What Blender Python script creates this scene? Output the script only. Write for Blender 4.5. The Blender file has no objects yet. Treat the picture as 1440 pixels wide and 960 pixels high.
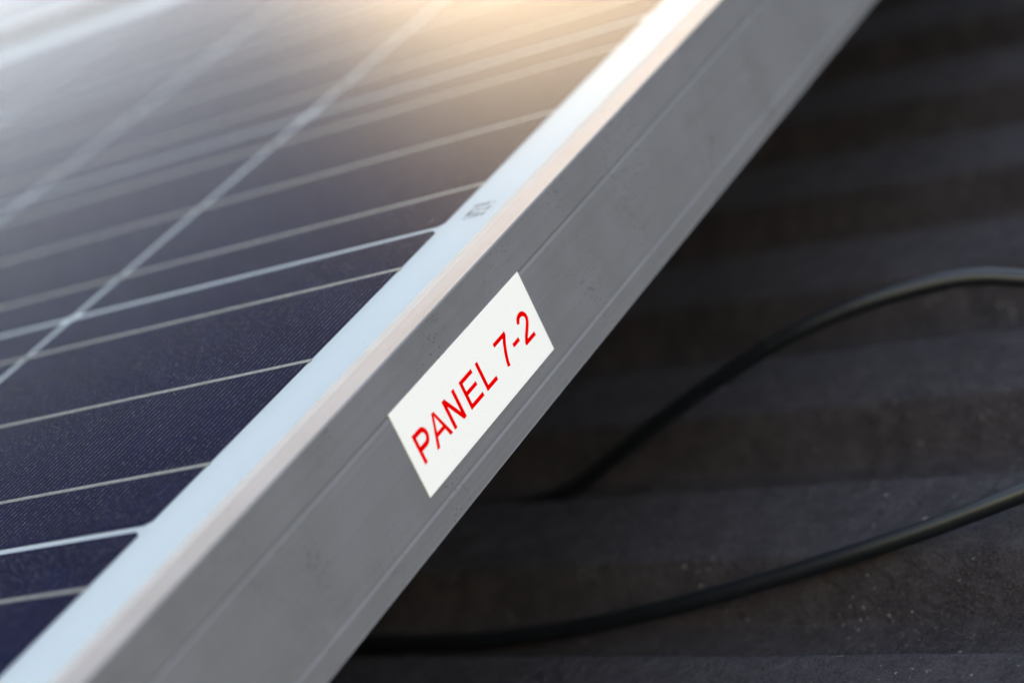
import bpy, bmesh, math, random
from mathutils import Vector, Matrix
random.seed(7)
MM = 0.001
ROOF_DROP = 135.0            # millimetres from the cell plane down to the roof crowns
SC = bpy.context.scene
COL = SC.collection

# The pitched roof: everything is laid out in roof coordinates (z = roof normal, y along the panel edge)
# and then set at the roof's pitch; UP is the vertical expressed in roof coordinates.
UP = Vector((0.12, 0.55, 0.82)).normalized()
PITCHED = UP.rotation_difference(Vector((0, 0, 1))).to_matrix().to_4x4()

# ------------------------------------------------------------------ camera
cam_d = bpy.data.cameras.new('camera')
cam = bpy.data.objects.new('camera', cam_d)
COL.objects.link(cam)
right = Vector((0.80357, 0.43096, -0.41054))
down = Vector((-0.16655, -0.49938, -0.85022))
fwd = Vector((-0.57143, 0.75159, -0.32951))
m = Matrix((right, -down, -fwd)).transposed().to_4x4()
m.translation = Vector((402.52, -363.97, 188.14 + ROOF_DROP)) * MM
cam.matrix_world = PITCHED @ m
cam_d.sensor_width = 36.0
cam_d.lens = 81.62
cam_d.clip_start = 0.02
cam_d.clip_end = 200.0
cam_d.dof.use_dof = True
cam_d.dof.focus_distance = 0.630
cam_d.dof.aperture_fstop = 6.8
SC.camera = cam

# ------------------------------------------------------------------ sky, sun, exposure
SUN_TO = (PITCHED.to_3x3() @ Vector((-0.458, 0.872, 0.20))).normalized()      # direction towards the sun
sun_el = math.asin(SUN_TO.z)
sun_az = math.atan2(SUN_TO.x, SUN_TO.y)                   # clockwise from +Y
world = bpy.data.worlds.new('World')
SC.world = world
world.use_nodes = True
wn = world.node_tree.nodes
bg = wn['Background']
sky = wn.new('ShaderNodeTexSky')
sky.sky_type = 'NISHITA'
sky.sun_disc = False
sky.sun_elevation = sun_el
sky.sun_rotation = sun_az
sky.altitude = 50
sky.air_density = 1.5
sky.dust_density = 0.25
sky.ozone_density = 0.6
world.node_tree.links.new(sky.outputs['Color'], bg.inputs['Color'])
bg.inputs['Strength'].default_value = 0.15
sun_d = bpy.data.lights.new('sun', 'SUN')
sun_d.energy = 0.65
sun_d.angle = math.radians(18)
sun_d.color = (1.0, 0.87, 0.65)
sun = bpy.data.objects.new('sun', sun_d)
sun.rotation_euler = SUN_TO.to_track_quat('Z', 'Y').to_euler()
sun.location = SUN_TO * 5
COL.objects.link(sun)
SC.view_settings.view_transform = 'Standard'
SC.view_settings.look = 'None'
SC.view_settings.exposure = 2.15
SC.view_settings.gamma = 1.0
SC.view_settings.use_curve_mapping = False
SC.view_settings.use_white_balance = True          # the camera's white balance was set for shade
SC.view_settings.white_balance_temperature = 8800
SC.view_settings.white_balance_tint = 16
SC.render.engine = 'CYCLES'
SC.cycles.use_denoising = True
SC.cycles.transparent_max_bounces = 16
SC.cycles.sample_clamp_indirect = 2.0


# ------------------------------------------------------------------ material helpers
class NT:
    def __init__(self, name):
        self.mat = bpy.data.materials.new(name)
        self.mat.use_nodes = True
        self.t = self.mat.node_tree
        self.t.nodes.clear()
        self.out = self.n('ShaderNodeOutputMaterial')
        self.co = self.n('ShaderNodeTexCoord').outputs['Object']

    def n(self, typ, **kw):
        nd = self.t.nodes.new(typ)
        for k, v in kw.items():
            setattr(nd, k, v)
        return nd

    def set(self, sock, v):
        if isinstance(v, bpy.types.NodeSocket):
            self.t.links.new(v, sock)
        else:
            sock.default_value = v

    def noise(self, scale, detail=3.0, rough=0.5, stretch=None, out='Fac'):
        nd = self.n('ShaderNodeTexNoise')
        co = self.co
        if stretch:
            mp = self.n('ShaderNodeMapping')
            mp.inputs['Scale'].default_value = stretch
            self.set(mp.inputs['Vector'], co)
            co = mp.outputs['Vector']
        self.set(nd.inputs['Vector'], co)
        nd.inputs['Scale'].default_value = scale
        nd.inputs['Detail'].default_value = detail
        nd.inputs['Roughness'].default_value = rough
        return nd.outputs[out]

    def voronoi(self, scale, out='Distance', feature='F1', rnd=1.0):
        nd = self.n('ShaderNodeTexVoronoi', feature=feature)
        self.set(nd.inputs['Vector'], self.co)
        nd.inputs['Scale'].default_value = scale
        nd.inputs['Randomness'].default_value = rnd
        return nd.outputs[out]

    def ramp(self, fac, a, b, lo=0.0, hi=1.0):
        nd = self.n('ShaderNodeMapRange')
        self.set(nd.inputs['Value'], fac)
        nd.inputs['From Min'].default_value = a
        nd.inputs['From Max'].default_value = b
        nd.inputs['To Min'].default_value = lo
        nd.inputs['To Max'].default_value = hi
        return nd.outputs['Result']

    def math(self, op, a, b=0.5):
        nd = self.n('ShaderNodeMath', operation=op)
        self.set(nd.inputs[0], a)
        self.set(nd.inputs[1], b)
        return nd.outputs[0]

    def mix(self, fac, a, b):
        nd = self.n('ShaderNodeMix', data_type='RGBA')
        self.set(nd.inputs[0], fac)
        for s, v in ((nd.inputs[6], a), (nd.inputs[7], b)):
            self.set(s, (*v, 1.0) if isinstance(v, tuple) else v)
        return nd.outputs[2]

    def bump(self, height, strength, dist, normal=None):
        nd = self.n('ShaderNodeBump')
        self.set(nd.inputs['Height'], height)
        nd.inputs['Strength'].default_value = strength
        nd.inputs['Distance'].default_value = dist
        if normal is not None:
            self.set(nd.inputs['Normal'], normal)
        return nd.outputs['Normal']

    def principled(self, base, rough, metallic=0.0, spec=0.5, normal=None):
        b = self.n('ShaderNodeBsdfPrincipled')
        self.set(b.inputs['Base Color'], (*base, 1.0) if isinstance(base, tuple) else base)
        self.set(b.inputs['Roughness'], rough)
        self.set(b.inputs['Metallic'], metallic)
        b.inputs['Specular IOR Level'].default_value = spec
        if normal is not None:
            self.set(b.inputs['Normal'], normal)
        return b.outputs['BSDF']

    def done(self, shader):
        self.t.links.new(shader, self.out.inputs['Surface'])
        return self.mat


M = {}

# anodised aluminium of the module frame, with fine dirt specks and faint water stains
k = NT('anodised_aluminium')
stain = k.ramp(k.noise(30, 5, 0.62), 0.40, 0.75)
col = k.mix(stain, (0.212, 0.205, 0.226), (0.180, 0.174, 0.186))
grainy = k.noise(2600, 2)
speck = k.math('MULTIPLY', k.ramp(k.voronoi(900), 0.30, 0.18), k.ramp(k.noise(26, 2), 0.47, 0.60))
keep = k.ramp(k.voronoi(900, 'Color'), 0.45, 0.40)
speck = k.math('MULTIPLY', speck, keep)
blot = k.math('MULTIPLY', k.ramp(k.voronoi(70), 0.17, 0.05), k.ramp(k.voronoi(70, 'Color'), 0.30, 0.25, 0.0, 0.45))
line = k.ramp(k.noise(1.0, 3, 0.6, (900, 5, 900)), 0.35, 0.65)
col = k.mix(k.math('MULTIPLY', line, 0.30), col, (0.150, 0.147, 0.158))
scuff = k.math('MULTIPLY', k.ramp(k.noise(1.0, 2, 0.5, (500, 60, 900)), 0.66, 0.72), k.ramp(k.noise(18, 2), 0.55, 0.65, 0.0, 0.6))
col = k.mix(scuff, col, (0.42, 0.42, 0.43))
grime = k.math('MULTIPLY', k.ramp(k.noise(95, 5, 0.7, (1, 0.5, 1)), 0.50, 0.72), k.ramp(k.noise(11, 3), 0.40, 0.65, 0.0, 0.55))
col = k.mix(grime, col, (0.130, 0.120, 0.108))
col = k.mix(blot, col, (0.10, 0.098, 0.095))
col = k.mix(speck, col, (0.05, 0.045, 0.04))
rough = 0.67
nrm = k.bump(line, 0.3, 0.00005, k.bump(grainy, 0.25, 0.00006))
M['alu'] = k.done(k.principled(col, rough, 0.35, 0.25, nrm))

# silicone sealant
k = NT('grey_sealant')
M['seal'] = k.done(k.principled(k.mix(k.ramp(k.noise(150, 4, 0.6), 0.40, 0.75), (0.285, 0.285, 0.30), (0.255, 0.252, 0.260)), 0.7, 0, 0.1))

# black anodised mounting rail
k = NT('black_anodised_aluminium')
M['rail'] = k.done(k.principled(k.mix(k.noise(60, 3), (0.020, 0.020, 0.021), (0.032, 0.032, 0.033)), 0.5, 0.3))

# white backsheet
k = NT('white_backsheet')
col = k.mix(k.ramp(k.noise(3000, 2), 0.3, 0.7), (0.74, 0.73, 0.70), (0.80, 0.79, 0.755))
M['back'] = k.done(k.principled(col, 0.7, 0, 0.0))

# polycrystalline silicon
k = NT('blue_silicon')
grain = k.voronoi(130, 'Color')
sep = k.n('ShaderNodeSeparateColor')
k.set(sep.inputs[0], grain)
col = k.mix(sep.outputs[0], (0.0050, 0.0055, 0.034), (0.0090, 0.0095, 0.056))
col = k.mix(k.ramp(k.noise(1400, 2), 0.35, 0.75), col, (0.0080, 0.0070, 0.034))
M['cell'] = k.done(k.principled(col, 0.6, 0.0, 0.0))

# printed silver fingers
k = NT('silver_finger_print')
v = k.ramp(k.noise(1100, 3, 0.75), 0.47, 0.62)
col = k.mix(v, (0.010, 0.012, 0.034), (0.92, 0.88, 0.84))  # broken sparkle of the fingers is painted into the colour by noise
M['finger'] = k.done(k.principled(col, 0.4, 0.35))

# tinned ribbon
k = NT('tinned_copper_ribbon')
v = k.ramp(k.noise(420, 4, 0.7, (1, 2.5, 1)), 0.3, 0.72)
col = k.mix(v, (0.58, 0.49, 0.39), (0.95, 0.86, 0.73))
M['ribbon'] = k.done(k.principled(col, 0.42, 0.55, 0.5, k.bump(k.noise(700, 3), 0.6, 0.0002)))
k = NT('dark_solder')
M['solder'] = k.done(k.principled((0.10, 0.10, 0.13), 0.5, 0.3))

# textured solar glass: straight-through transmission under a Fresnel-weighted rough reflection
k = NT('textured_solar_glass')
nrm = k.bump(k.noise(1500, 2, 0.5), 0.22, 0.00004)
tr = k.n('ShaderNodeBsdfTransparent')
tr.inputs['Color'].default_value = (0.965, 0.975, 0.98, 1)
gl = k.n('ShaderNodeBsdfAnisotropic')
gl.distribution = 'BECKMANN'
gl.inputs['Roughness'].default_value = 0.34
k.set(gl.inputs['Normal'], nrm)
fr = k.n('ShaderNodeFresnel')
fr.inputs['IOR'].default_value = 1.40
ms = k.n('ShaderNodeMixShader')
k.set(ms.inputs[0], k.math('MULTIPLY', k.math('POWER', fr.outputs[0], 3.4), 2.75))
k.set(ms.inputs[1], tr.outputs[0])
k.set(ms.inputs[2], gl.outputs[0])
df = k.n('ShaderNodeBsdfDiffuse')
df.inputs['Color'].default_value = (0.62, 0.60, 0.58, 1)
dust = k.math('MULTIPLY', k.ramp(k.voronoi(420), 0.12, 0.06), k.ramp(k.voronoi(420, 'Color'), 0.18, 0.14))
dust = k.math('ADD', dust, k.ramp(k.noise(45, 4), 0.35, 0.8, 0.0, 0.006))
ms2 = k.n('ShaderNodeMixShader')
k.set(ms2.inputs[0], dust)
k.set(ms2.inputs[1], ms.outputs[0])
k.set(ms2.inputs[2], df.outputs[0])
M['glass'] = k.done(ms2.outputs[0])
k = NT('clear_encapsulant')
M['clear'] = k.done(k.n('ShaderNodeBsdfTransparent').outputs[0])

# paper sticker and its print
k = NT('white_vinyl')
col = k.mix(k.ramp(k.noise(1800, 3, 0.7), 0.3, 0.7), (0.885, 0.845, 0.84), (0.935, 0.895, 0.89))
M['vinyl'] = k.done(k.principled(col, 0.6, 0, 0.1, k.bump(k.noise(1500, 3), 0.25, 0.0001)))
k = NT('red_print')
M['red'] = k.done(k.principled(k.mix(k.noise(1500, 2), (0.88, 0.0, 0.0), (0.94, 0.002, 0.001)), 0.6, 0, 0.02))
k = NT('grey_ink')
M['ink'] = k.done(k.principled(k.mix(k.ramp(k.noise(1500, 2), 0.4, 0.6), (0.06, 0.065, 0.07), (0.22, 0.23, 0.24)), 0.6))

# weathered coated steel roofing
k = NT('weathered_roof_coating')
big = k.noise(9, 4, 0.6)
col = k.mix(k.ramp(big, 0.35, 0.68), (0.0240, 0.0205, 0.0275), (0.046, 0.0395, 0.051))
col = k.mix(k.ramp(k.noise(85, 5, 0.7), 0.42, 0.68), col, (0.060, 0.052, 0.065))
col = k.mix(k.ramp(k.noise(190, 4, 0.7), 0.52, 0.70, 0.0, 0.55), col, (0.012, 0.011, 0.013))
fine = k.noise(1200, 4, 0.7)
col = k.mix(k.ramp(fine, 0.48, 0.68, 0.0, 0.75), col, (0.085, 0.078, 0.088))
patch = k.ramp(k.noise(16, 4, 0.6), 0.50, 0.66)
spots = k.math('MULTIPLY', k.ramp(k.noise(640, 2, 0.5), 0.685, 0.735), patch)
spots2 = k.math('MULTIPLY', k.ramp(k.noise(210, 3, 0.6), 0.68, 0.735, 0.0, 0.8), k.ramp(k.noise(33, 2), 0.40, 0.55))
col = k.mix(spots2, col, (0.30, 0.28, 0.28))
col = k.mix(spots, col, (0.60, 0.57, 0.56))
nrm = k.bump(fine, 1.0, 0.0014)
nrm = k.bump(k.noise(260, 5, 0.65), 1.0, 0.0036, nrm)
M['roof'] = k.done(k.principled(col, k.ramp(k.noise(60, 3), 0.3, 0.7, 0.60, 0.75), 0, 0.18, nrm))

# black cable jacket
k = NT('black_cable_jacket')
nrm = k.bump(k.noise(260, 3), 0.25, 0.0004)
M['cable'] = k.done(k.principled(k.mix(k.ramp(k.noise(140, 4), 0.5, 0.75), (0.0045, 0.0060, 0.0090), (0.009, 0.011, 0.0145)), 0.40, 0, 0.5, nrm))
k = NT('black_plastic')
M['plastic'] = k.done(k.principled((0.015, 0.015, 0.016), 0.45))


# ------------------------------------------------------------------ mesh helpers (all in millimetres)
def mesh_from(name, verts, faces, mats, smooth=False, face_mats=None):
    me = bpy.data.meshes.new(name)
    me.from_pydata([(x * MM, y * MM, z * MM) for x, y, z in verts], [], faces)
    for mt in mats:
        me.materials.append(mt)
    if face_mats:
        for pl, i in zip(me.polygons, face_mats):
            pl.material_index = i
    if smooth:
        for pl in me.polygons:
            pl.use_smooth = True
    me.validate()
    me.update()
    return me


def obj(name, me, parent=None, loc=(0, 0, 0)):
    o = bpy.data.objects.new(name, me)
    COL.objects.link(o)
    o.location = [c * MM for c in loc]
    if parent:
        o.parent = parent
    return o


def thing(name, label, cat, loc=(0, 0, 0), group=None):
    o = bpy.data.objects.new(name, None)
    COL.objects.link(o)
    o.location = [c * MM for c in loc]
    o.empty_display_size = 0.05
    o['label'] = label
    o['category'] = cat
    if group:
        o['group'] = group
    return o


def box_mesh(name, x0, x1, y0, y1, z0, z1, mats, face_mats=None):
    v = [(x0, y0, z0), (x1, y0, z0), (x1, y1, z0), (x0, y1, z0), (x0, y0, z1), (x1, y0, z1), (x1, y1, z1), (x0, y1, z1)]
    f = [(3, 2, 1, 0), (4, 5, 6, 7), (0, 1, 5, 4), (1, 2, 6, 5), (2, 3, 7, 6), (3, 0, 4, 7)]
    return mesh_from(name, v, f, mats, False, face_mats)


def prism(name, poly, axis_map, mats):
    """poly: list of (a, b); axis_map(a, b, t) -> xyz for t = 0, 1"""
    n = len(poly)
    v = [axis_map(a, b, 0) for a, b in poly] + [axis_map(a, b, 1) for a, b in poly]
    f = [tuple(range(n - 1, -1, -1)), tuple(range(n, 2 * n))]
    f += [(i, (i + 1) % n, n + (i + 1) % n, n + i) for i in range(n)]
    return mesh_from(name, v, f, mats)


# ------------------------------------------------------------------ the roof
YAW = math.radians(8.0)
rib = Vector((-math.cos(YAW), math.sin(YAW), 0))
acr = Vector((math.sin(YAW), math.cos(YAW), 0))
PER, S0 = 90.0, 86.6
prof = [(0.0, -0.55), (0.9, -0.12), (2.6, 0.0), (14, 0.0), (27, 0.0), (38.8, 0.0), (40.6, -0.12), (41.6, -0.6),
        (45.8, -8.2), (49.8, -16.4), (51.0, -17.6), (53.0, -17.8), (61, -17.8), (70, -17.8), (77.6, -17.8), (79.2, -17.5),
        (80.3, -16.4), (82.6, -12.4), (85.0, -8.2), (87.4, -4.4)]
us = []
u = -3500.0
while u < 3500:
    us.append(u)
    u += 7.0 if -500 < u < 500 else 60.0
us.append(3500.0)
rows = []
for pk in range(-38, 40):
    for ps, pz in prof:
        near = -5 <= pk <= 8
        if near or ps in (0.0, 2.6, 38.8, 41.6, 49.8, 53.0, 77.6, 80.3):
            rows.append((S0 + pk * PER + ps, pz, near))
from mathutils import noise as mn
rv, rf = [], []
for s, z, near in rows:
    for uu in us:
        du = dz = 0.0
        if near and -520 < uu < 520:
            du = 0.55 * mn.noise(Vector((uu * 0.021, s * 0.011, 3.1))) + 0.28 * mn.noise(Vector((uu * 0.13, s * 0.13, 7.7)))
            dz = 0.45 * mn.noise(Vector((uu * 0.012, s * 0.02, 1.3))) + 0.22 * mn.noise(Vector((uu * 0.11, s * 0.12, 5.5)))
        p = rib * uu + acr * (s + du)
        rv.append((p.x, p.y, z + dz))
nu = len(us)
for i in range(len(rows) - 1):
    for j in range(nu - 1):
        a = i * nu + j
        rf.append((a, a + 1, a + nu + 1, a + nu))
roof = obj('roof', mesh_from('roof', rv, rf, [M['roof']], True))
roof['kind'] = 'structure'
roof['label'] = 'dark ribbed metal roof sheeting with a rough weathered coating'
if roof.data.polygons[0].normal.z < 0:
    roof.data.flip_normals()

# unseen sheet far below the eaves, added to block glow from under the horizon (turned back to level by the pitch applied at the end)
k = NT('dull_ground')
M['ground'] = k.done(k.principled(k.mix(k.noise(0.4, 4), (0.050, 0.055, 0.035), (0.085, 0.080, 0.060)), 0.9, 0, 0.1))
gc = PITCHED.inverted()
gv = [tuple(gc @ Vector((x * 3.0e6, y * 3.0e6, -4.5e3))) for x, y in ((-1, -1), (1, -1), (1, 1), (-1, 1))]
unseen_ground = obj('ground', mesh_from('ground', gv, [(0, 1, 2, 3)], [M['ground']]))
unseen_ground['kind'] = 'structure'

# ------------------------------------------------------------------ the solar module
PITCH, CELL_Y, CELL_X = 158.0, 155.0, 154.6
NX, NY = 10, 6
X1, Y0 = 0.0, -316.0 + 1.5                       # right and near limits of the cell field
X0 = X1 - (NX - 1) * PITCH - CELL_X
Y1 = Y0 + (NY - 1) * PITCH + CELL_Y
FO = 38.0                                         # cell field to outer face of the frame
LIP = 28.6                                        # cell field to the inner edge of the frame lip


def rail_profile():
    arc = [(FO - 0.6 + 0.6 * math.sin(a), 2.5 - 0.6 + 0.6 * math.cos(a)) for a in [math.radians(d) for d in range(0, 91, 15)]]
    pts = [(LIP, 1.32), (LIP, 2.2), (LIP + 0.1, 2.4), (LIP + 0.4, 2.5)]
    pts += arc
    pts += [(FO, -8.75), (FO - 0.26, -9.2), (FO - 0.26, -9.5), (FO, -10.4),
            (FO, -37.75), (FO - 0.16, -37.95), (FO - 0.16, -38.15), (FO + 0.12, -38.95), (FO + 0.13, -39.2),
            (FO - 0.1, -44.6), (FO + 0.0, -45.0),
            (10.0, -45.0), (10.0, -43.0), (FO - 2.0, -43.0), (FO - 2.0, -6.2), (20.0, -6.2), (20.0, -4.2), (FO - 3, -4.2), (FO - 3, 1.32)]
    return pts


RP = rail_profile()


def make_module(label, group, loc):
    root = thing('solar_panel', label, 'solar panel', loc, group)
    n = len(RP)

    def rail(mapper, name):
        me = prism(name, RP, mapper, [M['alu']])
        bm = bmesh.new()
        bm.from_mesh(me)
        bmesh.ops.recalc_face_normals(bm, faces=bm.faces)
        bm.to_mesh(me)
        bm.free()
        return obj('frame_rail', me, root)
    rail(lambda a, b, t: (X1 + a, (Y0 - a) if t == 0 else (Y1 + a), b), 'frame_rail')
    rail(lambda a, b, t: (X0 - a, (Y0 - a) if t == 0 else (Y1 + a), b), 'frame_rail')
    rail(lambda a, b, t: ((X0 - a) if t == 0 else (X1 + a), Y1 + a, b), 'frame_rail')
    rail(lambda a, b, t: ((X0 - a) if t == 0 else (X1 + a), Y0 - a, b), 'frame_rail')
    # grey sealant bead filling the corner between lip and glass
    bead = [(23.4, 1.31), (23.6, 1.50), (24.0, 1.56), (26.4, 1.60), (LIP - 0.02, 1.75), (LIP - 0.02, 1.31)]
    for mp in (lambda a, b, t: (X1 + a, (Y0 - a) if t == 0 else (Y1 + a), b), lambda a, b, t: (X0 - a, (Y0 - a) if t == 0 else (Y1 + a), b),
               lambda a, b, t: ((X0 - a) if t == 0 else (X1 + a), Y1 + a, b), lambda a, b, t: ((X0 - a) if t == 0 else (X1 + a), Y0 - a, b)):
        me = prism('sealant', bead, mp, [M['seal']])
        bm = bmesh.new()
        bm.from_mesh(me)
        bmesh.ops.recalc_face_normals(bm, faces=bm.faces)
        bm.to_mesh(me)
        bm.free()
        obj('sealant', me, root)
    e = 33.0
    obj('backsheet', box_mesh('backsheet', X0 - e, X1 + e, Y0 - e, Y1 + e, -1.6, -0.35, [M['back']]), root)
    obj('glass', box_mesh('glass', X0 - e, X1 + e, Y0 - e, Y1 + e, 0.7, 1.3, [M['glass'], M['clear']], [1, 0, 1, 1, 1, 1]), root)
    # cells with clipped corners, each carrying its printed fingers
    c = 1.8
    w, h = CELL_X, CELL_Y
    poly = [(-w + c, 0), (-c, 0), (0, c), (0, h - c), (-c, h), (-w + c, h), (-w, h - c), (-w, c)]
    cell_me = prism('cell', poly, lambda a, b, t: (a, b, -0.2 if t == 0 else 0.0), [M['cell']])
    fv, ff = [], []
    nfin, fw = 75, 0.058
    for i in range(nfin):
        x = -w + 1.6 + (w - 3.2) * i / (nfin - 1)
        b = len(fv)
        fv += [(x - fw, 1.4, 0.04), (x + fw, 1.4, 0.04), (x + fw, h - 1.4, 0.04), (x - fw, h - 1.4, 0.04)]
        ff.append((b, b + 1, b + 2, b + 3))
    fin_me = mesh_from('fingers', fv, ff, [M['finger']])
    for i in range(NX):
        for j in range(NY):
            co = obj('cell', cell_me, root, (X1 - i * PITCH, Y0 + j * PITCH, 0))
            fo = obj('fingers', fin_me, co)
            fo['kind'] = 'stuff'
    # tinned ribbons running the whole length of each string
    bars = (26.8, 78.6, 130.4)
    rv_, rf_ = [], []
    hw = 0.78
    xa, xb = X1 + 0.7, X0 - 0.7
    seg = 120
    for q in range(seg + 1):
        x = xa + (xb - xa) * q / seg
        jit = 0.10 * mn.noise(Vector((x * 0.05, 2.2, 0.4)))
        zz = 0.10 + 0.05 * mn.noise(Vector((x * 0.11, 9.2, 0.4)))
        rv_ += [(x, -hw + jit, 0.05), (x, -hw * 0.8 + jit, zz + 0.16), (x, hw * 0.8 + jit, zz + 0.16), (x, hw + jit, 0.05)]
    for q in range(seg):
        a = q * 4
        for r in range(3):
            rf_.append((a + r, a + r + 1, a + 5 + r, a + 4 + r))
    rf_.append((0, 3, 2, 1))
    ribbon_me = mesh_from('busbar_ribbon', rv_, rf_, [M['ribbon']])
    for j in range(NY):
        for bk in bars:
            y = Y0 + j * PITCH + bk
            obj('busbar_ribbon', ribbon_me, root, (0, y, 0))
    return root


panel = make_module('near grey framed solar panel with the red lettered white sticker on its side', None, (0, 0, ROOF_DROP))

# the far module: the same construction, one step further up the array
step = (Y1 - Y0) + 2 * FO + 16.0


def copy_tree(o, parent=None):
    cpy = o.copy()
    COL.objects.link(cpy)
    cpy.parent = parent
    for ch in o.children:
        copy_tree(ch, cpy)
    return cpy


far = copy_tree(panel)
far.location = (0, step * MM, ROOF_DROP * MM)
far['label'] = 'second solar panel behind, blurred in the upper left corner beyond the pale frame band'

# ------------------------------------------------------------------ sticker with lettering (a part of the near panel)
SY, SZ = 55.3, -33.85
stk = obj('sticker', box_mesh('sticker', FO - 0.05, FO + 0.24, SY, SY + 76.0, SZ, SZ + 25.2, [M['vinyl']]), panel)
stk['label'] = 'white rectangular sticker reading PANEL 7-2 in red capitals'
XB = FO + 0.242
BL, CAP, SW = 7.5, 8.6, 1.42                    # baseline, cap height, stroke width


def letter(pieces):
    v, f = [], []
    for n_, poly in enumerate(pieces):
        b = len(v)
        t = XB + 0.018 + 0.006 * n_
        area = sum(poly[i][0] * poly[(i + 1) % len(poly)][1] - poly[(i + 1) % len(poly)][0] * poly[i][1] for i in range(len(poly)))
        if area < 0:
            poly = poly[::-1]
        k_ = len(poly)
        v += [(XB, SY + y, SZ + BL + z) for y, z in poly] + [(t, SY + y, SZ + BL + z) for y, z in poly]
        f.append(tuple(range(b + k_, b + 2 * k_)))
        f += [(b + i, b + (i + 1) % k_, b + k_ + (i + 1) % k_, b + k_ + i) for i in range(k_)]
    return obj('letter', mesh_from('letter', v, f, [M['red']]), stk)


def rect(y0, y1, z0, z1):
    return [(y0, z0), (y1, z0), (y1, z1), (y0, z1)]


def stroke(path, w=SW):
    quads = []
    L_, R_ = [], []
    for i, pnt in enumerate(path):
        a = Vector(path[max(i - 1, 0)])
        b = Vector(path[min(i + 1, len(path) - 1)])
        d = (b - a).normalized()
        nrm_ = Vector((-d.y, d.x)) * (w / 2)
        L_.append((pnt[0] + nrm_.x, pnt[1] + nrm_.y))
        R_.append((pnt[0] - nrm_.x, pnt[1] - nrm_.y))
    return L_ + R_[::-1]


def arc(cy, cz, ry, rz, a0, a1, n=18):
    return [(cy + ry * math.cos(math.radians(a0 + (a1 - a0) * i / n)), cz + rz * math.sin(math.radians(a0 + (a1 - a0) * i / n))) for i in range(n + 1)]


# P
pz0, pz1 = 3.95, CAP - SW / 2
pm, pr = (pz0 + pz1) / 2, (pz1 - pz0) / 2
letter([rect(4.0, 4.0 + SW, 0, CAP),
        stroke([(4.0 + SW, pz1), (7.7, pz1)] + arc(8.0, pm, 2.0, pr, 90, -90)[1:-1] + [(7.7, pz0), (4.0 + SW, pz0)])])
# A
letter([[(10.9, 0), (12.4, 0), (15.72, 7.55), (15.72, CAP), (15.1, CAP)],
        [(19.9, 0), (18.4, 0), (15.72, 7.55), (15.72, CAP), (16.3, CAP)],
        rect(13.3, 17.5, 2.5, 3.65)])
# N
letter([rect(20.95, 20.95 + SW, 0, CAP), rect(27.9 - SW, 27.9, 0, CAP),
        [(20.95, CAP), (22.5, CAP), (27.9, 0), (26.35, 0)]])
# E
letter([rect(30.9, 30.9 + SW, 0, CAP), rect(30.9 + SW, 38.2, CAP - 1.2, CAP), rect(30.9 + SW, 37.8, 3.85, 5.0), rect(30.9 + SW, 38.5, 0, 1.2)])
# L
letter([rect(40.6, 40.6 + SW, 0, CAP), rect(40.6 + SW, 46.9, 0, 1.2)])
# 7
letter([rect(51.5, 58.6, CAP - 1.3, CAP - 0.1),
        stroke([(57.85, CAP - 0.9), (56.4, 5.9), (55.0, 3.4), (54.2, 1.4), (53.9, 0.0)])])
# -
letter([rect(59.5, 63.3, 2.65, 3.85)])
# 2
letter([stroke(arc(68.25, 6.15, 2.35, 1.95, 172, -32, 20) + [(69.6, 4.4), (68.2, 3.15), (66.7, 1.9), (65.75, 0.75)]),
        rect(65.0, 71.1, 0, 1.2)])

# faint printed identification mark under the glass on the white margin
iv, if_ = [], []
for i in range(11):
    for j in range(4):
        if random.random() < 0.72:
            y = 160.6 + i * 0.92 + random.uniform(-0.1, 0.1)
            x = 7.4 + j * 2.1 + random.uniform(-0.25, 0.25)
            b = len(iv)
            wx, wy = random.uniform(0.5, 1.0), random.uniform(0.2, 0.40)
            iv += [(x - wx, y - wy, -0.3), (x + wx, y - wy, -0.3), (x + wx, y + wy, -0.3), (x - wx, y + wy, -0.3)]
            if_.append((b, b + 1, b + 2, b + 3))
mk = obj('printed_mark', mesh_from('printed_mark', iv, if_, [M['ink']]), panel)
mk['label'] = 'small dark speckled ink mark on the white margin'

# ------------------------------------------------------------------ unseen mounting rails added under the modules, made tall to block low light
for xr, lab in ((-210.0, 'black mounting rail in the dark under the panels, nearer the sticker'),
                (-1240.0, 'black mounting rail in the dark under the panels, farther from the sticker')):
    mr = thing('mounting_rail', lab, 'rail', (xr, 0, 0), 'rails carrying the panels')
    yA, yB = Y0 - FO - 40, Y1 + step + FO + 40
    pol = [(-20, 6), (20, 6), (20, 90), (6, 90), (6, 82), (-6, 82), (-6, 90), (-20, 90)]
    obj('rail_bar', prism('rail_bar', pol, lambda a, b, t: (a, yA if t == 0 else yB, b), [M['rail']]), mr)
    for q in range(4):
        # feet stand on rib crowns
        yf = yA + 150 + q * (yB - yA - 300) / 3
        s = xr * math.sin(YAW) + yf * math.cos(YAW)
        s = S0 + round((s - S0 - 20.8) / PER) * PER + 20.8
        yf = (s - xr * math.sin(YAW)) / math.cos(YAW)
        lp = [(-45, 0.3), (60, 0.3), (60, 5.9), (-45, 5.9)]
        obj('base_plate', prism('base_plate', lp, lambda a, b, t, yf=yf: (a, yf - 18 if t == 0 else yf + 18, b), [M['rail']]), mr)


# ------------------------------------------------------------------ cables
def catmull(pts, n=10):
    P = [Vector(p) for p in pts]
    P = [P[0] * 2 - P[1]] + P + [P[-1] * 2 - P[-2]]
    out = []
    for i in range(1, len(P) - 2):
        for q in range(n):
            t = q / n
            a, b, c_, d = P[i - 1], P[i], P[i + 1], P[i + 2]
            out.append(0.5 * ((2 * b) + (c_ - a) * t + (2 * a - 5 * b + 4 * c_ - d) * t * t + (3 * b - a - 3 * c_ + d) * t ** 3))
    out.append(P[-2])
    return out


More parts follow.
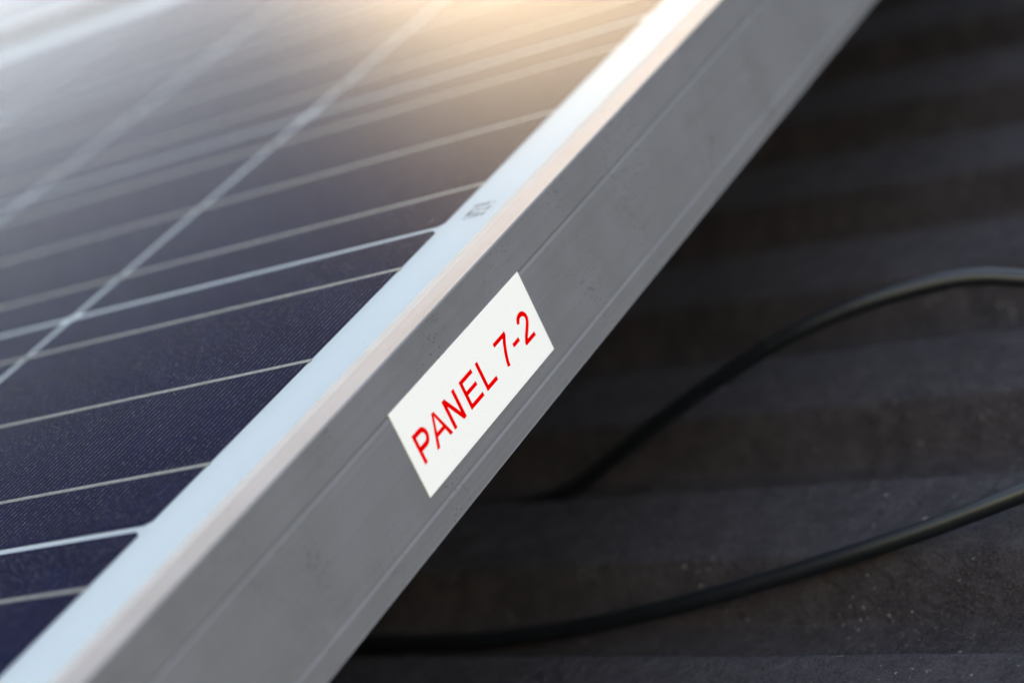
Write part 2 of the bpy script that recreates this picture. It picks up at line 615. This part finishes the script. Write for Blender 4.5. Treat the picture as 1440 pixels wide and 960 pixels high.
def cable(name, pts, r, label):
    path = catmull(pts)
    v, f = [], []
    ns = 20
    up = Vector((0, 0, 1))
    for i, c_ in enumerate(path):
        d = (path[min(i + 1, len(path) - 1)] - path[max(i - 1, 0)]).normalized()
        a = d.cross(up).normalized()
        b = a.cross(d)
        for q in range(ns):
            g = 2 * math.pi * q / ns
            v.append(tuple(c_ + a * (r * math.cos(g)) + b * (r * math.sin(g))))
    for i in range(len(path) - 1):
        for q in range(ns):
            f.append((i * ns + q, i * ns + (q + 1) % ns, (i + 1) * ns + (q + 1) % ns, (i + 1) * ns + q))
    f.append(tuple(range(ns)))
    f.append(tuple(range((len(path) - 1) * ns, len(path) * ns))[::-1])
    me = mesh_from(name, v, f, [M['cable']], True)
    bm = bmesh.new()
    bm.from_mesh(me)
    bmesh.ops.recalc_face_normals(bm, faces=bm.faces)
    bm.to_mesh(me)
    bm.free()
    o = obj(name, me)
    o['label'] = label
    o['category'] = 'cable'
    o['group'] = 'black cables running out from under the panel'
    return o


lower = [(300, 232, 3.0), (255, 224, 6.5), (205, 202, 12.0), (170, 185.5, 12.5), (135.2, 173.4, 9.5), (108.9, 167.8, 5.9), (81.1, 163.8, 2.4), (51.6, 161.0, -1.2),
         (20.1, 159.3, -5.0), (-3.6, 161.3, -8.6), (-27.5, 163.8, -12.0), (-59.7, 166.0, -14.2), (-93.8, 170.0, -14.8), (-150, 178, -14.9), (-300, 199, -14.9)]
upper = [(300, 300, 3.0), (225, 296, 3.2), (165, 285, 8.0), (135, 278, 19.0), (114.1, 272.5, 29.3), (99.8, 269.3, 34.6), (84.0, 266.1, 36.5), (59.9, 261.0, 36.3), (33.2, 256.1, 32.1),
         (2.1, 253.3, 21.9), (-22.0, 252.1, 12.4), (-48.0, 251.3, 0.9), (-73.4, 251, -9.5), (-110, 254, -14.9), (-160, 261, -14.9), (-300, 281, -14.9)]
cable('cable', lower, 2.88, 'lower black cable lying in the roof valley and rising to the right edge')
cable('cable', upper, 2.88, 'upper black cable arching high over the roof ribs')

# ------------------------------------------------------------------ set the roof and all that stands on it at its pitch
bpy.context.view_layer.update()
for o in list(COL.objects):
    if o.parent is None and o.type in {'MESH', 'EMPTY'}:
        o.matrix_world = PITCHED @ o.matrix_world
